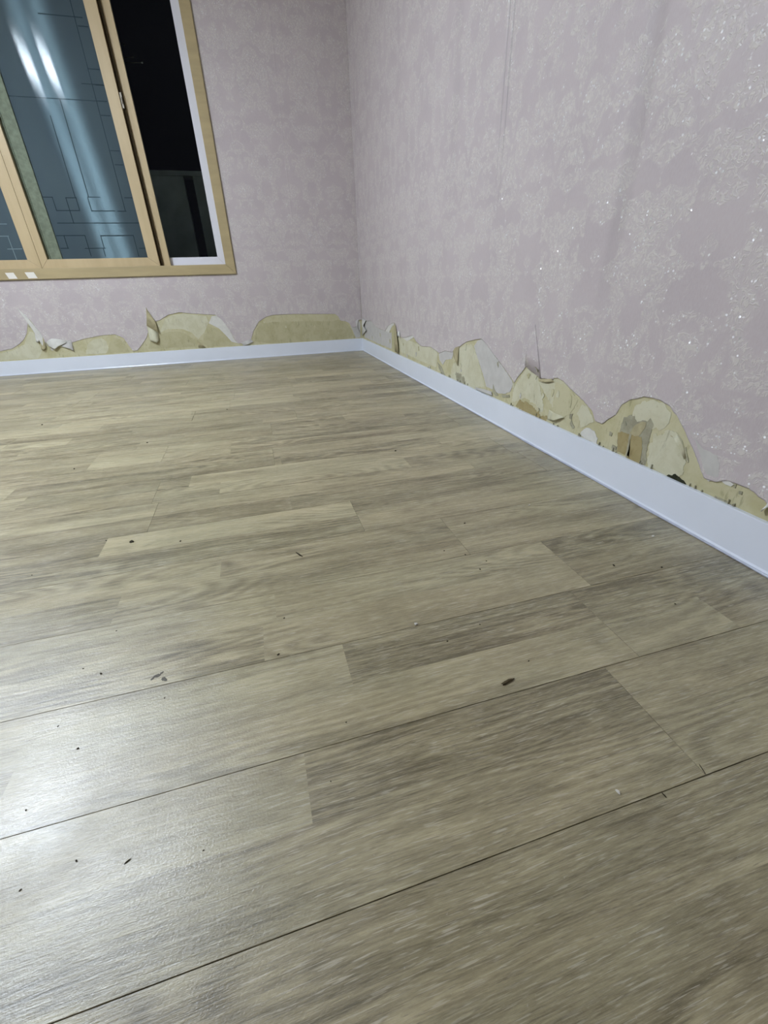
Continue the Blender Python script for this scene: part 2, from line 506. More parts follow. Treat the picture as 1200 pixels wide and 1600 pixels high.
def plank(row, xa, xb):
    ya = Y0 + row * PW; yb = min(ya + PW, -0.002)
    ya = max(ya, YF)
    g = {-1: .0003, 0: .00022, 1: .00022, 2: .0002}.get(row, .00012)
    gl, gr = {0: .0003}.get(row, g), g
    ya2, yb2 = ya + gl, yb - gr
    xa2, xb2 = xa + 0.00012, xb - 0.00012
    verts = []; faces = []; attrs = []
    top = 0.0
    ym = (ya2 + yb2) / 2

    def quad(pts, a):
        n = len(verts); verts.extend(pts); faces.append(tuple(range(n, n + 4))); attrs.append(a)
    e = 0.0004
    for half, (p, q) in ((0, (ya2 + e, ym)), (1, (ym, yb2 - e))):
        for (a, b, t, gg) in board_list(row, half, xa2 + e, xb2 - e, None):
            sd = random.Random(int(a * 1000) * 13 + row * 101 + half).random()
            quad([(a, p, top), (b, p, top), (b, q, top), (a, q, top)], (t, sd, gg))
    ca = (0.3, 0.5, 0.3)
    lo = top - 0.0007
    quad([(xa2, ya2, lo), (xb2, ya2, lo), (xb2 - e, ya2 + e, top), (xa2 + e, ya2 + e, top)], ca)
    quad([(xb2, yb2, lo), (xa2, yb2, lo), (xa2 + e, yb2 - e, top), (xb2 - e, yb2 - e, top)], ca)
    quad([(xa2, yb2, lo), (xa2, ya2, lo), (xa2 + e, ya2 + e, top), (xa2 + e, yb2 - e, top)], ca)
    quad([(xb2, ya2, lo), (xb2, yb2, lo), (xb2 - e, yb2 - e, top), (xb2 - e, ya2 + e, top)], ca)
    bt = -GAPD + 0.0001
    quad([(xa2, ya2, bt), (xb2, ya2, bt), (xb2, ya2, lo), (xa2, ya2, lo)], ca)
    quad([(xb2, yb2, bt), (xa2, yb2, bt), (xa2, yb2, lo), (xb2, yb2, lo)], ca)
    quad([(xa2, yb2, bt), (xa2, ya2, bt), (xa2, ya2, lo), (xa2, yb2, lo)], ca)
    quad([(xb2, ya2, bt), (xb2, yb2, bt), (xb2, yb2, lo), (xb2, ya2, lo)], ca)
    me = bpy.data.meshes.new('plank')
    me.from_pydata(verts, [], faces)
    at = me.attributes.new('board', 'FLOAT_COLOR', 'CORNER')
    k = 0
    for f, a in zip(me.polygons, attrs):
        for _ in range(4):
            at.data[k].color = (*a, 1.0); k += 1
    link('plank', me, M['plank'], floor)


rr = random.Random(11)
row = -7
while Y0 + row * PW < -0.02:
    j = fixed.get(row)
    if j is None:
        j = {-1: -1.45, 1: -1.62, 3: -1.75, 5: -1.30, 6: -0.12, 7: -0.95}.get(row, -rr.uniform(0.05, 1.15))
    if j < -1.2: j += 1.2
    xs = [0.0, j]
    while xs[-1] > XL: xs.append(xs[-1] - PL)
    xs[-1] = XL
    for a, b in zip(xs[1:], xs[:-1]):
        if b - a > 0.02: plank(row, a, b)
    row += 1

# ------------------------------------------------------------------ walls
WX0, WX1 = -3.02, -1.040      # opening behind the casing
WZ0, WZ1 = 0.665, 2.40
TH = 0.22
w = MB()
w.box((XL - TH, 0, -0.06), (WX0, TH, ZC + 0.1)).box((WX1, 0, -0.06), (TH, TH, ZC + 0.1))
w.box((WX0, 0, -0.06), (WX1, TH, WZ0)).box((WX0, 0, WZ1), (WX1, TH, ZC + 0.1))
wall_back = tag(w.build('wall_back', M['backing']), kind='structure')
wall_right = tag(MB().box((0, YF - TH, -0.06), (TH, 0, ZC + 0.1)).build('wall_right', M['backing']), kind='structure')
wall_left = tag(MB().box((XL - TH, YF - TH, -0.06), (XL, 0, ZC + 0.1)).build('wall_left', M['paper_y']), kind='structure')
wall_front = tag(MB().box((XL, YF - TH, -0.06), (0, YF, ZC + 0.1)).build('wall_front', M['paper_x']), kind='structure')
ceiling = tag(MB().box((XL, YF, ZC), (0, 0, ZC + 0.1)).build('ceiling', M['ceiling']), kind='structure')

# torn lower edge of the wallpaper, in photograph pixels, brought onto each wall
edge_back = [(0, 549), (19, 545), (30, 538), (37, 531), (42, 521), (43, 510), (45, 498), (49, 502), (57, 513), (64, 524), (72, 536), (88, 541),
             (103, 534), (108, 538), (114, 535), (123, 532), (133, 529), (160, 524), (180, 522.5), (193, 528), (203, 542), (208, 548), (215, 547.5),
             (222, 538), (229, 528), (233, 512), (240, 504), (250, 500), (263, 492), (280, 488), (300, 490), (323, 491.5), (337, 492), (347, 500), (358, 515),
             (367, 531), (373, 536.5), (383, 536), (392, 532), (396, 517), (404, 503), (416, 495), (428, 492), (460, 490.7), (497, 490.7), (524, 490.7),
             (528, 494), (532, 501), (540, 502), (546, 505), (551, 512), (557, 510), (560, 500)]
edge_right = [(564, 500), (569, 500), (572.7, 502), (580, 501), (588, 511), (602, 517), (607, 509), (615, 504), (618, 517), (624, 522), (628, 528), (636, 527), (645, 524),
              (651, 534), (659, 541), (673, 542), (683, 549), (687, 552), (696, 548), (707, 551), (711, 545), (718, 542), (730, 534), (742, 531), (753, 529.6), (758, 535),
              (770, 551), (787, 573.5), (800, 592), (804, 598), (809, 590), (817, 580), (823, 572), (828, 566), (831, 545), (833, 563), (836, 573), (843, 591), (860, 593), (872, 590.5),
              (880, 595), (897, 611), (914, 628), (926, 642), (931, 658), (942, 662.5), (953, 653.5), (963, 648), (970, 634), (985, 625), (1007, 620), (1030, 624),
              (1047, 633.7), (1058, 648), (1067, 665), (1075, 682), (1087, 707), (1095, 730), (1101, 747), (1115, 752.6), (1137, 751), (1152, 755.5), (1172, 764),
              (1186, 775), (1200, 787)]
EB = sorted((on_back(*q).x, on_back(*q).z) for q in edge_back)
ER = sorted((on_right(*q).y, on_right(*q).z) for q in edge_right)


def edge_z(tab, h):
    if h <= tab[0][0]:
        return max(BB + 0.004, tab[0][1] + 0.05 * noise.noise((h * 7, 1.3, 0)) - 0.05 * noise.noise((tab[0][0] * 7, 1.3, 0)))
    if h >= tab[-1][0]: return tab[-1][1]
    for (a, za), (b, zb) in zip(tab, tab[1:]):
        if a <= h <= b:
            t = (h - a) / (b - a) if b > a else 0
            return za + (zb - za) * t + 0.0022 * noise.noise((h * 90, 5.1, 0)) + 0.0013 * noise.noise((h * 300, 2.1, 0))
    return tab[-1][1]


def place(wall, h, z, d):
    return (h, -d, z) if wall == 'back' else (-d, h, z)


# vertical creases and drop seams of the right wall: (y, half width, height, z below which it fades)
seams_right = [(-2.286, 0.0055, -0.0030, 0.98), (-2.318, 0.0050, -0.0026, 0.92), (-2.952, 0.024, -0.0035, 0.45), (-1.15, 0.005, 0.0006, 0.2)]
seams_back = [(-0.52, 0.004, 0.0005, 0.1)]


def lift(wall, h, z, ze):
    d = 0.0016 + 0.0010 * noise.noise((h * 2.2, z * 1.6, 3.0 if wall == 'back' else 9.0)) + 0.0004 * noise.noise((h * 11, z * 8, 2.0))
    if wall == 'right': d += 0.0036 * min(1, max(0, (z - 0.35) / 0.4))
    for (c, wd, a, zf) in (seams_right if wall == 'right' else seams_back):
        f = min(1, max(0, (z - zf) / 0.25 + 0.5))
        d += a * f * math.exp(-((h - c) / wd) ** 2)
    near = max(0.0, 1 - (z - ze) / 0.03)
    d += near * near * (0.0008 + 0.0022 * noise.noise((h * 14, 7.7, 0)))
    return max(d, 0.0008)


def wallpaper(wall, tab, h0, h1, mat, parent, hole=None):
    step = 0.006
    n = int((h1 - h0) / step) + 1
    hs = [h0 + (h1 - h0) * i / n for i in range(n + 1)]
    for (c, wd, a, zf) in (seams_right if wall == 'right' else seams_back):
        hs += [c + wd * k / 2.5 for k in range(-7, 8)]
    hs = sorted(hs)
    if hole: hs = sorted(set(hs + [hole[0], hole[1]]))
    verts = []; faces = []; rimf = []
    ROWS = [0, .003, .007, .013, .02, .03, .045, .07, .11, .17, .25, .36, .5, .66, .84, 1.04, 1.26, 1.5, 1.75, 2.0, 3.0]
    cols = []
    for h in hs:
        ze = edge_z(tab, h)
        idx = []
        inh = hole and hole[0] - 1e-6 <= h <= hole[1] + 1e-6
        rows = []
        for r in ROWS:
            z = min(ze + r, ZC - 0.001)
            rows.append(z)
        if hole:
            # snap two rows onto the lower and upper edge of the opening
            ks = [ROWS.index(.45) if .45 in ROWS else 12, 19]
            rows = [min(ze + r, hole[2]) if i < 12 else (hole[2] if i == 12 else hole[3] if i == 19 else hole[2] + (hole[3] - hole[2]) * (i - 12) / 7 if i < 19 else ZC - 0.001) for i, r in enumerate(ROWS)]
            for i in range(1, 12):
                if rows[i] >= hole[2] - 1e-4: rows[i] = rows[i - 1] + (hole[2] - rows[i - 1]) * 0.4
        base = len(verts)
        verts.append(place(wall, h, ze, 0.0003))
        for z in rows:
            verts.append(place(wall, h, z, lift(wall, h, z, ze)))
        cols.append((h, base))
    nr = len(ROWS)
    for (ha, a), (hb, b) in zip(cols, cols[1:]):
        rimf.append((a, b, b + 1, a + 1))
        for i in range(1, nr):
            if hole and ha >= hole[0] - 1e-6 and hb <= hole[1] + 1e-6 and 13 <= i < 20: continue
            faces.append((a + i, b + i, b + i + 1, a + i + 1))
    me = bpy.data.meshes.new('wallpaper')
    me.from_pydata(verts, [], faces + rimf)
    o = link('wallpaper', me, [mat, M['core']], parent)
    nf = len(faces)
    for i, p in enumerate(me.polygons):
        p.use_smooth = i < nf
        if i >= nf: p.material_index = 1
    return o


CX0, CX1, CZ0, CZ1 = -3.06, -1.005, 0.640, 2.425     # outside of the casing
wallpaper('back', EB, XL + 0.001, -0.0035, M['paper_x'], wall_back, (CX0 + .02, CX1 - .02, CZ0 + .02, CZ1 - .02))
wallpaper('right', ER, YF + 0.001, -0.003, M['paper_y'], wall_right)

# ------------------------------------------------------------------ scraps, layers and stains on the bare strip
TORN = {'n': 0}


def onwall(wall, q, d):
    return on_back(q[0], q[1], -d) if wall == 'back' else on_right(q[0], q[1], -d)


def clampz(v):
    v.z = max(v.z, BB - 0.002)
    return v


def patch(wall, pix, d, mat, name='paper_residue', rough=0.0016, label=None, lift_edge=0.0, step=0.006):
    """flat torn layer: outline from the photograph brought onto the wall, torn finely, with its own thickness"""
    pts = [onwall(wall, q, 0.0) for q in pix]
    pts = [(p.x if wall == 'back' else p.y, max(p.z, BB - 0.003)) for p in pts]
    out = []
    n = len(pts); sd = TORN['n'] * 3.17; TORN['n'] += 1
    for i in range(n):
        a = pts[i]; b = pts[(i + 1) % n]
        L = math.hypot(b[0] - a[0], b[1] - a[1]); k = max(1, int(L / step))
        for j in range(k):
            t = j / k
            x = a[0] + (b[0] - a[0]) * t; z = a[1] + (b[1] - a[1]) * t
            r = rough * (1.5 if wall == 'right' else 1.0)
            out.append((x + r * noise.noise((x * 130, z * 130, sd)) * 1.6, max(BB - 0.003, z + r * 2.0 * noise.noise((x * 110 + 9, z * 110, sd)) + r * 1.2 * noise.noise((x * 420, z * 420, sd)))))
    tri = tessellate_polygon([[Vector((p[0], p[1], 0)) for p in out]])
    k = len(out)
    d = d * 0.55 + 0.0002
    verts = [place(wall, p[0], p[1], d + lift_edge * (0.5 + noise.noise((p[0] * 25, p[1] * 25, sd)))) for p in out] + [place(wall, p[0], p[1], 0.0) for p in out]
    faces = [tuple(t) for t in tri] + [(i, (i + 1) % k, k + (i + 1) % k, k + i) for i in range(k)]
    me = bpy.data.meshes.new(name); me.from_pydata(verts, [], faces)
    bm = bmesh.new(); bm.from_mesh(me); bmesh.ops.recalc_face_normals(bm, faces=bm.faces); bm.to_mesh(me); bm.free()
    o = link(name, me, mat, wall_back if wall == 'back' else wall_right)
    if label: o['label'] = label
    return o


def flap(wall, base, tip, curl, mat, label=None, name='torn_paper_flap', seg=8, th=0.0008, bulge=1.0):
    """loose piece of torn paper: it hangs on to the wall along 'base' and stands off it towards 'tip'"""
    n = len(base); verts = []; faces = []
    for i, (a, b) in enumerate(zip(base, tip)):
        pa = clampz(onwall(wall, a, 0.003)); pb = clampz(onwall(wall, b, 0.003))
        c = curl[i] if isinstance(curl, (list, tuple)) else curl
        nv = Vector((0, -1, 0)) if wall == 'back' else Vector((-1, 0, 0))
        for j in range(seg + 1):
            t = j / seg
            off = c * (t ** 1.4) * (1 - 0.45 * bulge * t * t) + 0.0010 * noise.noise((i * 1.9, t * 4, TORN['n']))
            # slight in-plane waviness
            p = pa.lerp(pb, t) + nv * off
            verts.append(tuple(p))
    for i in range(n - 1):
        for j in range(seg):
            a = i * (seg + 1) + j
            faces.append((a, a + 1, a + seg + 2, a + seg + 1))
    TORN['n'] += 1
    me = bpy.data.meshes.new(name); me.from_pydata(verts, [], faces)
    for p in me.polygons: p.use_smooth = True
    o = link(name, me, mat, wall_back if wall == 'back' else wall_right)
    s = o.modifiers.new('thickness', 'SOLIDIFY'); s.thickness = th; s.offset = 0
    if label: o['label'] = label
    return o


# back wall layers
patch('back', [(398, 533), (399, 517), (406, 506), (430, 503), (470, 502), (520, 502), (528, 499), (540, 504), (549, 514), (553, 524), (540, 532), (480, 537), (430, 539)], 0.0008, M['backing_mid'])
patch('back', [(232, 545), (236, 531), (248, 524), (262, 519), (278, 518), (292, 522), (303, 531), (309, 541)], 0.0010, M['backing_mid'], rough=0.001)
patch('back', [(318, 523), (332, 512), (345, 514), (356, 522), (366, 535), (360, 540), (325, 542), (318, 536)], 0.0010, M['backing_mid'], rough=0.001)
patch('back', [(326, 505), (331, 494), (338, 493), (347, 500), (358, 515), (367, 532), (374, 537), (362, 534), (352, 523), (342, 513)], 0.0016, M['core'], 'paper_core_layer', 0.0006)
patch('back', [(134, 553), (137, 538), (145, 531), (158, 528), (166, 533), (170, 545), (166, 552)], 0.0009, M['backing_light'], rough=0.002)
patch('back', [(168, 552), (171, 536), (178, 528), (188, 530), (197, 540), (202, 549)], 0.0009, M['backing_mid'], rough=0.002)
patch('back', [(0, 563), (0, 552), (20, 548), (38, 538), (46, 518), (52, 519), (60, 535), (66, 548), (60, 560)], 0.0007, M['backing_light'], rough=0.002)
patch('back', [(545, 503), (552, 500), (560, 500), (563, 506), (563, 527), (556, 528), (551, 516)], 0.0012, M['core_pale'], 'paper_core_layer', 0.0012)
patch('back', [(258, 498), (270, 492), (285, 490), (300, 492), (322, 494), (326, 503), (320, 518), (310, 530), (300, 520), (285, 514), (262, 514), (250, 520)], 0.0005, M['backing_light'], rough=0.0012)
# right wall layers
patch('right', [(569, 503), (578, 501), (585, 504), (590, 512), (604, 518), (612, 520), (612, 545), (595, 538), (570, 527)], 0.0008, M['core_pale'], 'paper_core_layer', 0.002)
patch('right', [(602.5, 517), (607, 509), (612, 504.5), (616, 506), (612, 511), (608, 520)], 0.0020, M['core'], 'paper_core_layer', 0.0006)
patch('right', [(624, 524), (632, 525), (643, 522.5), (648, 526), (640, 531), (636, 533)], 0.0018, M['core'], 'paper_core_layer', 0.0008)
patch('right', [(625, 527), (640, 532), (660, 541), (676, 543), (684, 552), (682, 574), (662, 566), (625, 549)], 0.0008, M['backing_light'])
patch('right', [(686, 553), (692, 549), (700, 547), (709, 551), (706, 561), (697, 562), (692, 570), (687, 562)], 0.0018, M['core_pale'], 'paper_core_layer', 0.001)
patch('right', [(741, 541), (746, 533), (753, 530), (758, 534), (769, 550), (786, 573), (800, 594), (802, 600), (798, 612), (790, 615), (779, 615), (770, 608), (760, 604), (757, 592), (752, 575), (747, 560)], 0.0022, M['core_pale'], 'paper_core_layer', 0.0008,
      'large whitish strip of paper core on the right wall')
patch('right', [(703, 592), (706, 575), (712, 560), (716, 546), (725, 540), (738, 538), (746, 556), (752, 578), (758, 604), (738, 606)], 0.0009, M['backing_light'])
patch('right', [(806, 634), (812, 625), (822, 628), (828, 631), (838, 640), (846, 648), (857, 652), (853, 662), (838, 657), (822, 650)], 0.0012, M['ochre'], 'bare_plaster_patch', 0.0035,
      'dark ochre patch of bare board')
patch('right', [(800, 628), (802, 610), (808, 597), (818, 582), (826, 573), (836, 580), (842, 593), (846, 616), (850, 640), (846, 644), (836, 632), (820, 622), (810, 626)], 0.0009, M['backing_light'], rough=0.003)
patch('right', [(842, 597), (855, 594), (870, 592), (884, 600), (892, 612), (888, 634), (874, 646), (866, 640), (858, 626), (850, 612)], 0.0013, M['backing_light'], rough=0.002)
patch('right', [(868, 598), (882, 600), (896, 614), (904, 624), (898, 636), (890, 648), (876, 654), (862, 648)], 0.0016, M['backing'], rough=0.002)
patch('right', [(903, 645), (910, 632), (918, 636), (924, 646), (928, 660), (920, 664), (908, 668)], 0.0015, M['backing_light'], rough=0.002)
patch('right', [(907, 677), (912, 671), (921, 668), (929, 674), (934, 686), (932, 694), (920, 687), (909, 681)], 0.0020, M['core'], 'paper_core_layer', 0.0012)
patch('right', [(988, 648), (992, 636), (1004, 628), (1020, 625), (1038, 630), (1048, 645), (1047, 660), (1034, 672), (1018, 668), (1004, 660), (995, 660)], 0.0011, M['backing_light'], rough=0.002)
patch('right', [(964, 704), (966, 684), (970, 664), (974, 652), (986, 648), (995, 658), (1008, 656), (1016, 656), (1022, 664), (1016, 682), (1011, 700), (1010, 726), (1000, 726), (984, 716)], 0.0013, M['grime'], rough=0.003)
patch('right', [(965, 705), (966, 676), (972, 674.5), (986, 679), (984, 714)], 0.0022, M['ochre'], 'bare_plaster_patch', 0.0008, 'ochre board showing left of a crack')
patch('right', [(978, 718), (987, 680), (1003, 683), (1004, 700), (1000, 726), (994, 728)], 0.0022, M['ochre'], 'bare_plaster_patch', 0.0008, 'ochre board showing right of a crack')
patch('right', [(985, 676), (993, 664), (1002, 659), (1010, 660), (1009, 668), (1000, 680), (992, 682)], 0.0026, M['core_tan'], rough=0.0008)
patch('right', [(1012, 728), (1014, 700), (1022, 682), (1040, 674), (1060, 680), (1068, 700), (1072, 724), (1068, 744), (1040, 742)], 0.0012, M['backing_light'], rough=0.003)
patch('right', [(1038, 674), (1044, 671), (1058, 676), (1066, 688), (1073, 706), (1076, 722), (1070, 714), (1062, 694), (1052, 682)], 0.0030, M['backing_light'], 'paper_residue', 0.0006)
patch('right', [(1062, 646), (1070, 654), (1078, 668), (1086, 684), (1098, 700), (1120, 712), (1126, 726), (1122, 750), (1108, 752), (1100, 744), (1094, 728), (1086, 706), (1074, 680)], 0.0030, M['core_pale'], 'paper_core_layer', 0.001,
      'pale band where only the top layer peeled')
patch('right', [(1128, 752), (1140, 750), (1148, 757), (1143, 760), (1134, 757)], 0.0030, M['core'], 'paper_core_layer', 0.0006)
# cracks, grime streaks
for q in ([(984, 678), (987, 679), (979.5, 716), (977.5, 715)], [(1069, 700), (1072, 699), (1077, 722), (1075, 724)], [(974, 660), (978, 659), (979, 665), (975, 665)],
          [(891, 647), (896, 646), (893, 656), (890, 654)], [(893, 656), (898, 668), (895, 670), (891, 662)], [(1060, 752), (1064, 753), (1061, 756), (1058, 755)],
          [(1156, 767), (1160, 768), (1160, 773), (1155, 772)], [(1004, 718), (1008, 719), (1007, 727), (1003, 725)], [(953, 674), (957, 676), (956, 682), (952, 681)],
          [(684, 566), (690, 573), (694, 583), (696, 588), (691, 585), (686, 576)], [(771, 600), (774, 610), (779, 618), (775, 619), (770, 612)],
          [(784, 617), (796, 617), (797, 621), (786, 621)], [(716, 588), (718, 592), (719, 598), (714, 594)], [(1152, 757), (1149, 763), (1146, 762), (1149, 758)],
          [(958, 694), (964, 698), (962, 703), (956, 700)], [(1118, 775), (1132, 781), (1143, 788), (1140, 789), (1124, 782), (1116, 777)]):
    patch('right', q, 0.0028, M['grime'], 'grime_spot', 0.0008, step=0.003)
patch('right', [(1038, 744), (1046, 741), (1054, 742), (1060, 743), (1066, 749), (1072, 757), (1066, 757), (1056, 752), (1048, 748)], 0.0034, M['mold'], 'mold_spot', 0.0014, 'blackish mouldy spot just above the baseboard', step=0.002)
patch('right', [(712, 582), (720, 584), (726, 592), (728, 604), (722, 601), (714, 596)], 0.0016, M['grime'], 'grime_spot', 0.004, step=0.003)

# loose flaps, back wall
flap('back', [(27, 482), (40, 493), (52, 507), (62, 519), (70, 533), (73, 540)], [(28, 484), (38, 497), (50, 513), (58, 526), (68, 541), (72, 544)], [0.002, .009, .014, .018, .02, .01], M['core'], 'thin whitish curl of paper beside a curved tear')
flap('back', [(53, 514), (58, 514), (61, 518)], [(57, 534), (61, 535), (62, 530)], [0.012, .022, .01], M['core'])
flap('back', [(62, 522), (67, 527), (71, 536)], [(65, 546), (70, 547), (73, 543)], [0.012, .026, .012], M['core_tan'])
flap('back', [(72, 534), (80, 529), (92, 530), (103, 532)], [(76, 541), (87, 546), (92, 541), (104, 536)], [0.006, .030, .024, .008], M['core'], 'whitish torn flap bent away from the wall')
flap('back', [(98, 538), (104, 533), (111, 531)], [(96, 541), (110, 545), (116, 549)], [0.006, .016, .014], M['core_pale'])
flap('back', [(228, 480), (229, 495), (229, 509)], [(230, 484), (243, 502), (249, 520)], [0.003, .020, .026], M['core_tan'], 'pointed tan flap folded back from a tear')
flap('back', [(229, 508), (236, 508), (247, 519)], [(235, 532), (246, 536), (249, 531)], [0.020, .032, .012], M['backing_light'], 'cream flap curling outwards under the pointed one')
flap('back', [(308, 531), (309, 537), (310, 543)], [(309, 532), (316, 538), (322, 543)], [0.002, .010, .012], M['core_tan'])
flap('back', [(377, 536), (385, 532), (392, 530)], [(381, 540), (388, 538), (396, 534)], [0.004, .014, .010], M['core_pale'])
# corner and right wall flaps
flap('right', [(566, 498), (565, 507), (566, 514), (565, 522)], [(573, 500), (569, 509), (574, 516), (567, 524)], [0.012, .020, .022, .006], M['core'], 'crumpled whitish scrap in the corner')
flap('back', [(560, 498), (559, 506), (560, 514)], [(555, 502), (557, 512), (562, 520)], [0.006, .014, .012], M['core_pale'])
flap('right', [(616, 504), (616, 518), (616, 532), (617, 549)], [(619, 510), (621, 522), (623, 536), (624, 553)], [0.006, .012, .014, .010], M['core_tan'], 'narrow upright tan fold of torn paper')
flap('right', [(620, 524), (621, 519), (624, 516)], [(622, 526), (625, 525), (627, 531)], [0.006, .012, .014], M['core'])
flap('right', [(708, 548), (711, 543), (717, 541)], [(709, 556), (714, 566), (716, 572)], [0.003, .010, .008], M['core_tan'])
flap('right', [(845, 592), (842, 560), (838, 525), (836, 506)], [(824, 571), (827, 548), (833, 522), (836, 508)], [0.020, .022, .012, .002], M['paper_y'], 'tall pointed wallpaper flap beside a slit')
flap('right', [(833, 570), (838, 572), (842, 577)], [(833, 572), (840, 575), (843, 583)], [0.003, .012, .010], M['grime'])
flap('right', [(842, 594), (852, 592), (862, 592)], [(845, 596), (854, 597), (866, 596)], [0.004, .010, .004], M['core_tan'])
flap('right', [(858, 640), (868, 646), (878, 650)], [(856, 655), (868, 657), (882, 652)], [0.003, .014, .006], M['backing_light'])
flap('right', [(742, 605), (756, 608), (768, 612)], [(744, 608), (757, 613), (770, 618)], [0.004, .008, .006], M['core_pale'])
flap('right', [(1200, 785), (1198, 789), (1192, 797)], [(1206, 790), (1196, 796), (1193, 799)], [0.006, .018, .012], M['core'], 'small curled scrap at the right edge')
flap('right', [(1058, 680), (1064, 690), (1069, 702), (1072, 715)], [(1054, 684), (1060, 695), (1066, 706), (1070, 718)], [0.004, .010, .010, .003], M['backing_light'])
# little leftover scraps scattered over the bare strip
r4 = random.Random(21)
for k in range(46):
    wall = 'right' if k < 32 else 'back'
    h = r4.uniform(-3.35, -0.15) if wall == 'right' else r4.uniform(-2.6, -0.1)
    ze = edge_z(ER if wall == 'right' else EB, h)
    if ze < BB + 0.02: continue
    z = r4.uniform(BB + 0.002, ze - 0.008); R0 = r4.uniform(0.004, 0.014)
    n = 9; pts2 = []
    for i in range(n):
        an = 2 * math.pi * i / n; R1 = R0 * r4.uniform(0.5, 1.25)
        pts2.append((h + R1 * math.cos(an), max(BB - .002, min(ze - .002, z + R1 * 1.4 * math.sin(an)))))
    d = r4.uniform(0.0018, 0.0024)
    vs = [place(wall, a, b, d) for a, b in pts2] + [place(wall, a, b, 0.0) for a, b in pts2]
    tri = tessellate_polygon([[Vector((a, b, 0)) for a, b in pts2]])
    me = bpy.data.meshes.new('paper_residue')
    me.from_pydata(vs, [], [tuple(t) for t in tri] + [(i, (i + 1) % n, n + (i + 1) % n, n + i) for i in range(n)])
    link('paper_residue', me, M[r4.choice(['backing_light', 'backing_mid', 'backing', 'backing_light', 'grime', 'core_pale'])], wall_right if wall == 'right' else wall_back)
# ragged paper fibres hanging over the top of the right baseboard
fr = MB()
r3 = random.Random(8)
for q in [(672, 572), (690, 583), (702, 590), (716, 598), (722, 602), (729, 605), (800, 630), (842, 652), (872, 660), (905, 677), (938, 694), (957, 702), (1010, 728), (1090, 764), (1145, 790)]:
    c = on_right(q[0], q[1])
    for _ in range(3):
        y = c.y + r3.uniform(-.02, .02); z = BB + 0.001; hh = r3.uniform(.003, .012)
        fr.box((-0.0045, y, z), (-0.0010, y + r3.uniform(.001, .003), z + hh))
tag(fr.build('paper_fibre', M['grime'], wall_right), kind='stuff')

# ------------------------------------------------------------------ baseboards
BT = 0.011
prof = [(0, 0), (-BT - .002, 0), (-BT - .002, .006), (-BT, .010), (-BT, BB - .001), (-BT + .001, BB), (0, BB)]
bbk = tag(MB().prism([(a, b) for a, b in prof], 0, XL, -BT + .001).build('baseboard_back', M['base']), kind='structure')
bbr = tag(MB().prism([(a, b) for a, b in prof], 1, YF, -0.0).build('baseboard_right', M['base']), kind='structure')
bbl = tag(MB().prism([(XL - a, b) for a, b in prof], 1, YF, -BT).build('baseboard_left', M['base']), kind='structure')
bbf = tag(MB().prism([(YF - a, b) for a, b in prof], 0, XL + BT, -BT).build('baseboard_front', M['base']), kind='structure')
# glossy bead of sealant where the right baseboard meets the floor
pts = []; rad = []
y = YF + .02
while y < -0.03:
    pts.append((-BT - .0028, y, 0.0024)); rad.append(0.0030 + 0.0012 * noise.noise((y * 9, 0, 0)) if y < -2.6 else 0.0018)
    y += 0.02
MB().tube(pts, rad, 8).build('sealant_bead', M['seal'], bbr, smooth=True)
pts = [(XL + .03 + i * .04, -BT - .0022, 0.0015) for i in range(82)]
MB().tube(pts, 0.0014, 6).build('sealant_bead', M['seal'], bbk, smooth=True)

# ------------------------------------------------------------------ window
win = bpy.data.objects.new('window_1', None); COL.objects.link(win); win.location = (WX0, 0, WZ0)
tag(win, kind='structure')


def wpart(mb, name, mat, parent=win, label=None, bevel=0.0, smooth=False):
    o = mb.build(name, mat, parent, smooth, bevel)
    if parent is win: o.matrix_parent_inverse = Matrix.Translation(win.location).inverted()
    if label: o['label'] = label
    return o


def mitred(x0, z0, x1, z1, wl, wb, wr, wt, y0, y1):
    """four mitred members of a rectangular frame, as separate builders: left, bottom, right, top"""
    g = 0.0004
    L = MB().prism([(x0, z0 + g), (x0 + wl, z0 + wb + g), (x0 + wl, z1 - wt - g), (x0, z1 - g)], 1, y0, y1)
    B = MB().prism([(x0 + g, z0), (x1 - g, z0), (x1 - wr - g, z0 + wb), (x0 + wl + g, z0 + wb)], 1, y0, y1)
    R = MB().prism([(x1, z0 + g), (x1, z1 - g), (x1 - wr, z1 - wt - g), (x1 - wr, z0 + wb + g)], 1, y0, y1)
    T = MB().prism([(x0 + g, z1), (x0 + wl + g, z1 - wt), (x1 - wr - g, z1 - wt), (x1 - g, z1)], 1, y0, y1)
    return L, B, R, T


cas = MB()
for b in mitred(CX0, CZ0, CX1, CZ1, .068, .066, .068, .066, -0.016, 0.012):
    wpart(b, 'casing_board', M['tan_edge'], bevel=0.0015)
# caulk line round the casing
for b in mitred(CX0 - .004, CZ0 - .004, CX1 + .004, CZ1 + .004, .010, .010, .010, .010, -0.006, 0.0):
    wpart(b, 'casing_edge', M['tan_dirty'])
ix0, ix1, iz0, iz1 = CX0 + .068, CX1 - .068, CZ0 + .066, CZ1 - .066    # clear inside the casing
# dark reveal of the opening, then the white outer frame
for b in mitred(ix0 - .012, iz0 - .012, ix1 + .006, iz1 + .012, .062, .068, .060, .062, 0.088, 0.17):
    wpart(b, 'outer_frame_member', M['white_vinyl'], bevel=0.001)
rv = MB().box((ix1, 0.0, iz0 - .01), (ix1 + .028, 0.088, iz1 + .02)).box((ix0 - .028, 0.0, iz0 - .01), (ix0, 0.088, iz1 + .02))
rv.box((ix0 - .028, 0.012, iz0 - .03), (ix1 + .028, 0.088, iz0)).box((ix0 - .028, 0.012, iz1), (ix1 + .028, 0.088, iz1 + .02))
wpart(rv, 'reveal', M['tan'])
wpart(MB().box((ix0 + .05, 0.150, iz0 + .05), (ix1 - .05, 0.153, iz1 - .05)), 'outer_pane', M['clear'])


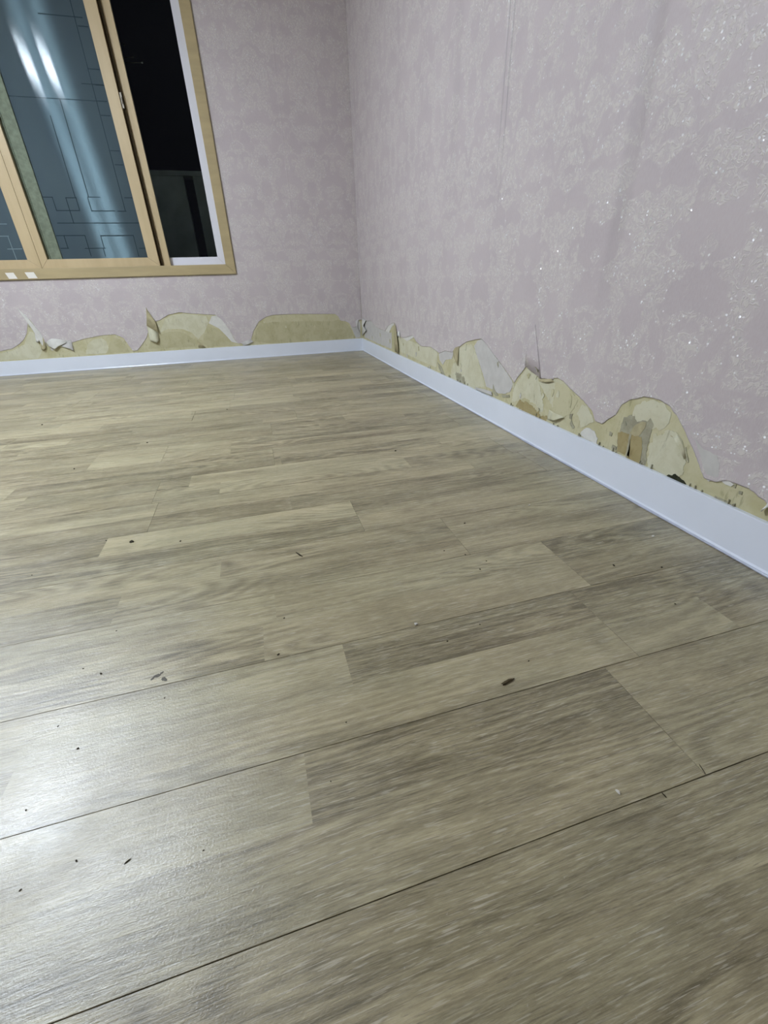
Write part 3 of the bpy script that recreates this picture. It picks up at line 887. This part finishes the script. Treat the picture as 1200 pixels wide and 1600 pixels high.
def sash(x0, x1, y0, y1, wl, wr, wb, wt, mat, zlo=None):
    zl = iz0 + .001 if zlo is None else zlo
    fr = bpy.data.objects.new('sash', None); COL.objects.link(fr); fr.parent = win
    fr.matrix_parent_inverse = Matrix.Translation(win.location).inverted()
    for b in mitred(x0, zl, x1, iz1 - .001, wl, wb, wr, wt, y0, y1):
        b.build('sash_member', mat, fr, bevel=0.0012)
    return fr, (x0 + wl, zl + wb, x1 - wr, iz1 - .001 - wt)


# front (room side) sashes
s1, g1 = sash(-2.333, -1.549, 0.018, 0.048, .050, .072, .055, .06, M['tan'])
MB().box((g1[0] - .004, .030, g1[1] - .004), (g1[2] + .004, .034, g1[3] + .004)).build('glass_pane', M['clear'], s1)
s2, g2 = sash(ix0 + .002, -2.335, 0.018, 0.048, .055, .072, .055, .06, M['tan'])
MB().box((g2[0] - .004, .030, g2[1] - .004), (g2[2] + .004, .034, g2[3] + .004)).build('glass_pane', M['clear'], s2)
# rear sash with the frosted pane
s3, g3 = sash(-2.270, -1.478, 0.056, 0.084, .072, .052, .050, .06, M['tan_dirty'])
s4, g4 = sash(ix0 + .004, -2.272, 0.056, 0.084, .05, .03, .050, .06, M['tan_dirty'])
# its right stile is clean tan like the front one
MB().box((-1.5295, .0545, iz0 + .002), (-1.4785, .0558, iz1 - .002)).build('stile_cover', M['tan'], s3)['label'] = 'clean tan cover of the right stile'
MB().box((g3[0] - .004, .0680, g3[1] - .004), (g3[2] + .004, .0715, g3[3] + .004)).build('frosted_pane', M['frost'], s3)
MB().box((g4[0] - .004, .0680, g4[1] - .004), (g4[2] + .004, .0715, g4[3] + .004)).build('frosted_pane', M['frost'], s4)
# weatherstrip in the gap between the two stiles
MB().box((-1.549, .040, iz0 + .002), (-1.5295, .056, iz1 - .002)).build('weatherstrip', M['brush'], s3)
lt = MB().box((-1.546, .026, 1.61), (-1.534, .042, 1.69)).box((-1.543, .020, 1.635), (-1.537, .030, 1.665))
lt.build('latch', M['chrome'], s3, bevel=0.001)['label'] = 'small dull metal latch in the dark gap'


def bars(segs, mat, parent, name, wd=0.0048):
    for (a, b, c, d) in segs:
        p = on_back(a, b, .0665); q = on_back(c, d, .0665)
        if abs(p.x - q.x) > abs(p.z - q.z):
            z = (p.z + q.z) / 2; x0, x1 = sorted((p.x, q.x)); bx = ((x0 - wd / 2, z - wd / 2), (x1 + wd / 2, z + wd / 2))
        else:
            x = (p.x + q.x) / 2; z0, z1 = sorted((p.z, q.z)); bx = ((x - wd / 2, z0 - wd / 2), (x + wd / 2, z1 + wd / 2))
        MB().box((bx[0][0], .0668, bx[0][1]), (bx[1][0], .0682, bx[1][1])).build(name, mat, parent)


bars([(10, 151, 166, 157), (128, 131, 160, 132), (108, 0, 197, 330), (122, 40, 137, 42), (138, 108, 155, 108), (150, 133, 162, 133), (158, 180, 172, 181),
      (173, 235, 186, 236), (180, 257, 192, 258), (95, 155, 137, 308), (81, 181, 115, 308),
      (67, 308, 81, 308), (81, 308, 89, 329), (89, 329, 124, 329), (124, 329, 119, 309), (103, 309, 119, 309), (103, 309, 115, 349),
      (137, 308, 156, 308), (137, 308, 143, 330), (144, 330, 179, 329), (184, 330, 197, 330), (195, 309, 206, 309),
      (90, 349, 220, 348), (88, 368, 132, 368), (133, 368, 142, 400), (100, 368, 106, 388), (95, 388, 107, 388), (133, 388, 165, 388), (157, 368, 163, 388),
      (157, 368, 208, 368), (208, 368, 217, 400), (161, 388, 165, 400), (218, 388, 228, 388), (60, 22, 128, 26)], M['dark_lat'], s3, 'etched_line')
bars([(0, 350, 10, 350), (0, 369, 13, 369), (13, 369, 25, 406), (12, 389, 34, 389), (-40, 350, -12, 350), (-40, 389, -12, 389)], M['pale_lat'], s4, 'etched_line')

# two white stickers on the bottom casing, parts of the window
for (a, b) in (((-2.560, .646), (-2.508, .684)), ((-2.440, .646), (-2.384, .684))):
    wpart(MB().prism([(a[0] + .012, a[1]), (b[0] + .012, a[1]), (b[0], b[1]), (a[0], b[1])], 1, -0.0168, -0.0155), 'sticker', M['sticker'], label='small white square sticker')

# outside, behind the dark pane: parapet, pier and two little hooked arms
par = MB().box((-3.6, 1.0, -0.5), (-1.33, 1.12, 1.455)).box((-1.25, 1.0, -0.5), (0.6, 1.12, 1.455)).box((-3.6, .985, 1.425), (0.6, 1.135, 1.46)).build('wall_balcony', M['stone'])
tag(par, kind='structure')
hk = bpy.data.objects.new('wall_hook', None); COL.objects.link(hk)
pr = on_back(203, 95, .20); hk.location = pr
tag(hk, 'thin pale hooked arms outside the dark pane, beside the tan stile', 'hook')
for (a, b) in (((188, 66), (194, 70)), ((192, 90), (208, 89)), ((194, 98), (222, 98))):
    p = on_back(a[0], a[1], .20) - pr; q = on_back(b[0], b[1], .20) - pr
    MB().tube([p, q], 0.0022, 6).build('rod', M['chrome'], hk, smooth=True)
    MB().tube([q - Vector((.007, 0, .004)), q + Vector((0, 0, 0)), q + Vector((.006, 0, .003))], [.002, .0065, .003], 8).build('knob', M['chrome'], hk, smooth=True)
MB().box((pr.x - .12 - pr.x, -.004, -.03), (pr.x - .06 - pr.x, .004, .06)).build('plate', M['chrome'], hk)


# ------------------------------------------------------------------ ceiling lamp (above the frame; seen in the glass and on the floor)
def make_lamp():
    root = bpy.data.objects.new('ceiling_lamp', None); COL.objects.link(root)
    root.location = LAMP_AT
    tag(root, 'flat white ceiling lamp with two glowing bars', 'lamp')
    MB().box((-.30, -.30, 0.0), (.30, .30, ZC - LAMP_AT[2])).build('housing', M['white_vinyl'], root, bevel=.006)
    e = emit('lamp_diffuser', LAMP_COLOR, LAMP_POWER)
    for s in (-1, 1):
        MB().box((s * .085 - .012, -.13, -.004), (s * .085 + .012, .13, -.0005)).build('diffuser', e, root)
    return root


make_lamp()


# ------------------------------------------------------------------ crumbs and scraps on the floor
def crumb_mesh(seed, L, W, H):
    r = random.Random(seed)
    bm = bmesh.new()
    bmesh.ops.create_icosphere(bm, subdivisions=2, radius=1.0)
    for v in bm.verts:
        k = 1 + 0.55 * noise.noise((v.co.x * 1.7 + seed * 3.1, v.co.y * 1.7, v.co.z * 1.7))
        v.co = Vector((v.co.x * L / 2 * k, v.co.y * W / 2 * k + 0.18 * W * math.sin(v.co.x * 2.2 + seed), max(-.8, v.co.z) * H / 2 * k))
    zm = min(v.co.z for v in bm.verts)
    for v in bm.verts: v.co.z -= zm
    me = bpy.data.meshes.new('crumb'); bm.to_mesh(me); bm.free()
    return me


def crumb(px, L, W, H, rot, mat, name, label, cat, group=None, seed=0):
    o = link(name, crumb_mesh(seed, L, W, H), mat)
    p = on_floor(*px); o.location = (p.x, p.y, 0.0); o.rotation_euler = (0, 0, rot)
    tag(o, label, cat, group)
    return o


def stick(pa, pb, W, H, mat, name, label, cat, seed=0):
    a, b = on_floor(*pa), on_floor(*pb)
    o = link(name, crumb_mesh(seed, (b - a).length * 1.15, W, H), mat)
    c = (a + b) / 2; o.location = (c.x, c.y, 0); o.rotation_euler = (0, 0, math.atan2(b.y - a.y, b.x - a.x))
    tag(o, label, cat)
    return o


stick((783, 1071), (802, 1062), .0045, .004, M['crumb_b'], 'wood_sliver', 'largest dark brown sliver lying in the middle of the right half of the floor', 'debris', seed=1)
crumb((206, 847), .011, .012, .003, .3, M['crumb'], 'dirt_clump', 'small dark clump of dirt on the pale plank at left', 'debris', seed=2)
crumb((650, 976), .006, .005, .005, .3, M['crumb_w'], 'plaster_crumb', 'white plaster crumb on a seam near the floor centre', 'debris', seed=3)
crumb((965, 1238), .006, .003, .003, 2.0, M['crumb_w'], 'plaster_crumb', 'white plaster fleck just above the widest seam at lower right', 'debris', seed=4)
crumb((1020, 838), .008, .005, .003, 0, M['crumb_w'], 'plaster_crumb', 'white plaster fleck nearest the right baseboard', 'debris', seed=5)
crumb((827, 790), .008, .005, .004, 0, M['crumb_w'], 'plaster_crumb', 'white plaster fleck on the floor below the ochre bare board', 'debris', seed=6)
stick((1034, 1239), (1041, 1247), .0016, .0014, M['crumb'], 'thread_scrap', 'short dark thread lying across the widest seam at right', 'debris', seed=7)
stick((1092, 1194), (1102, 1209), .0009, .0010, M['crumb'], 'thread_scrap', 'thin dark hair-like scrap above the widest seam at far right', 'debris', seed=8)
stick((195, 1350), (204, 1342), .0012, .0014, M['crumb'], 'thread_scrap', 'dark slanted fleck in the bright glare at lower left', 'debris', seed=9)
stick((463, 864), (473, 870), .0035, .002, M['crumb'], 'thread_scrap', 'small dark scrap left of the plank end joint, mid floor', 'debris', seed=10)
crumb((435, 1023), .005, .003, .002, .2, M['crumb'], 'thread_scrap', 'small dark scrap left of a printed board end, centre left', 'debris', seed=12)
dots = [
    (122, 1170, 3.2, 'dark oval speck in the glare at left, above the second long seam'),
    (91, 1135, 2.4, 'faint dark speck left of the glare, just under a long seam'),
    (158, 1053, 4.0, 'reddish dark speck left of the smeared dirt mark'),
    (257, 1091, 2.4, 'small dark speck straight below the smeared dirt mark'),
    (120, 1345, 2.6, 'round dark speck left of the slanted fleck in the glare'),
    (32, 1391, 2.6, 'lowest dark speck at the left edge of the glare'),
    (41, 1266, 2.4, 'dark speck on the brightest patch of the glare'),
    (130, 1045, 2.6, 'pinhead speck furthest left of the smeared dirt mark'),
    (826, 1033, 3.0, 'small dark speck just above right of the brown sliver'),
    (750, 976, 2.6, 'small dark speck right of the white crumb near the floor centre'),
    (444, 966, 3.2, 'dark speck just right of the board end at centre left'),
    (50, 899, 3.0, 'dark speck near the left edge, level with the swirling grain'),
    (182, 986, 2.6, 'dark speck at left between the dirt mark and the swirling grain'),
    (282, 846, 5.0, 'dark speck on the pale plank, right of the dirt clump'),
    (166, 845, 4.2, 'dark speck at the slanted left end of the pale plank'),
    (66, 664, 7.0, 'dark speck at far left, nearest the window wall'),
    (750, 890, 4.0, 'dark speck above the plain pale plank right of centre'),
    (694, 861, 3.4, 'left one of three dark specks right of the floor centre'),
    (727, 867, 3.8, 'middle one of three dark specks right of the floor centre'),
    (760, 877, 3.2, 'right one of three dark specks right of the floor centre'),
    (618, 705, 7.0, 'dark speck midway to the corner, below the slit in the wallpaper'),
    (959, 884, 5.2, 'dark speck right of the dark grained plank end at right'),
    (1034, 887, 4.4, 'dark speck nearest the right baseboard, below the white fleck'),
    (1055, 944, 3.4, 'dark speck at right, lowest of those near the baseboard'),
    (726, 818, 4.6, 'dark speck right of the dark plank end joint, mid floor'),
    (541, 1129, 2.4, 'tiny dark speck just above the striped dark board'),
    (355, 640, 6, 'small dark speck on the far boards below the wide torn patch'),
    (318, 1329, 1.8, 'tiny dark speck right of the slanted fleck in the glare'),
    (517, 1221, 1.8, 'tiny dark speck on the left end of the striped dark board'),
    (230, 692, 6, 'small dark speck above the pale far board at left'),
    (116, 733, 6, 'small dark speck left of the pale far board'),
    (699, 1002, 3.0, 'reddish speck below right of the white crumb on the seam')]
for i, (x, y_, s, lab) in enumerate(dots):
    crumb((x, y_), s / 1000 * 1.1, s / 1000 * .7, s / 1000 * .5, i * 1.3, M['crumb'], 'dirt_speck', lab, 'debris', 'dark specks scattered on the floor', seed=20 + i)
# scuff of three dirty smears
sm = bpy.data.objects.new('dirt_smear', None); COL.objects.link(sm); c0 = on_floor(250, 1057); sm.location = (c0.x, c0.y, 0)
tag(sm, 'grey smeared dirt mark on the pale plank, left of centre', 'stain')
for i, (x, y_, L, W, r) in enumerate([(245, 1056, .013, .007, .6), (257, 1061, .012, .006, -.8), (253, 1051, .006, .004, .2), (238, 1061, .006, .004, .2)]):
    o = link('smear', crumb_mesh(60 + i, L, W, .0006), M['smear'], sm)
    p = on_floor(x, y_) - c0; o.location = (p.x, p.y, 0.0); o.rotation_euler = (0, 0, r)
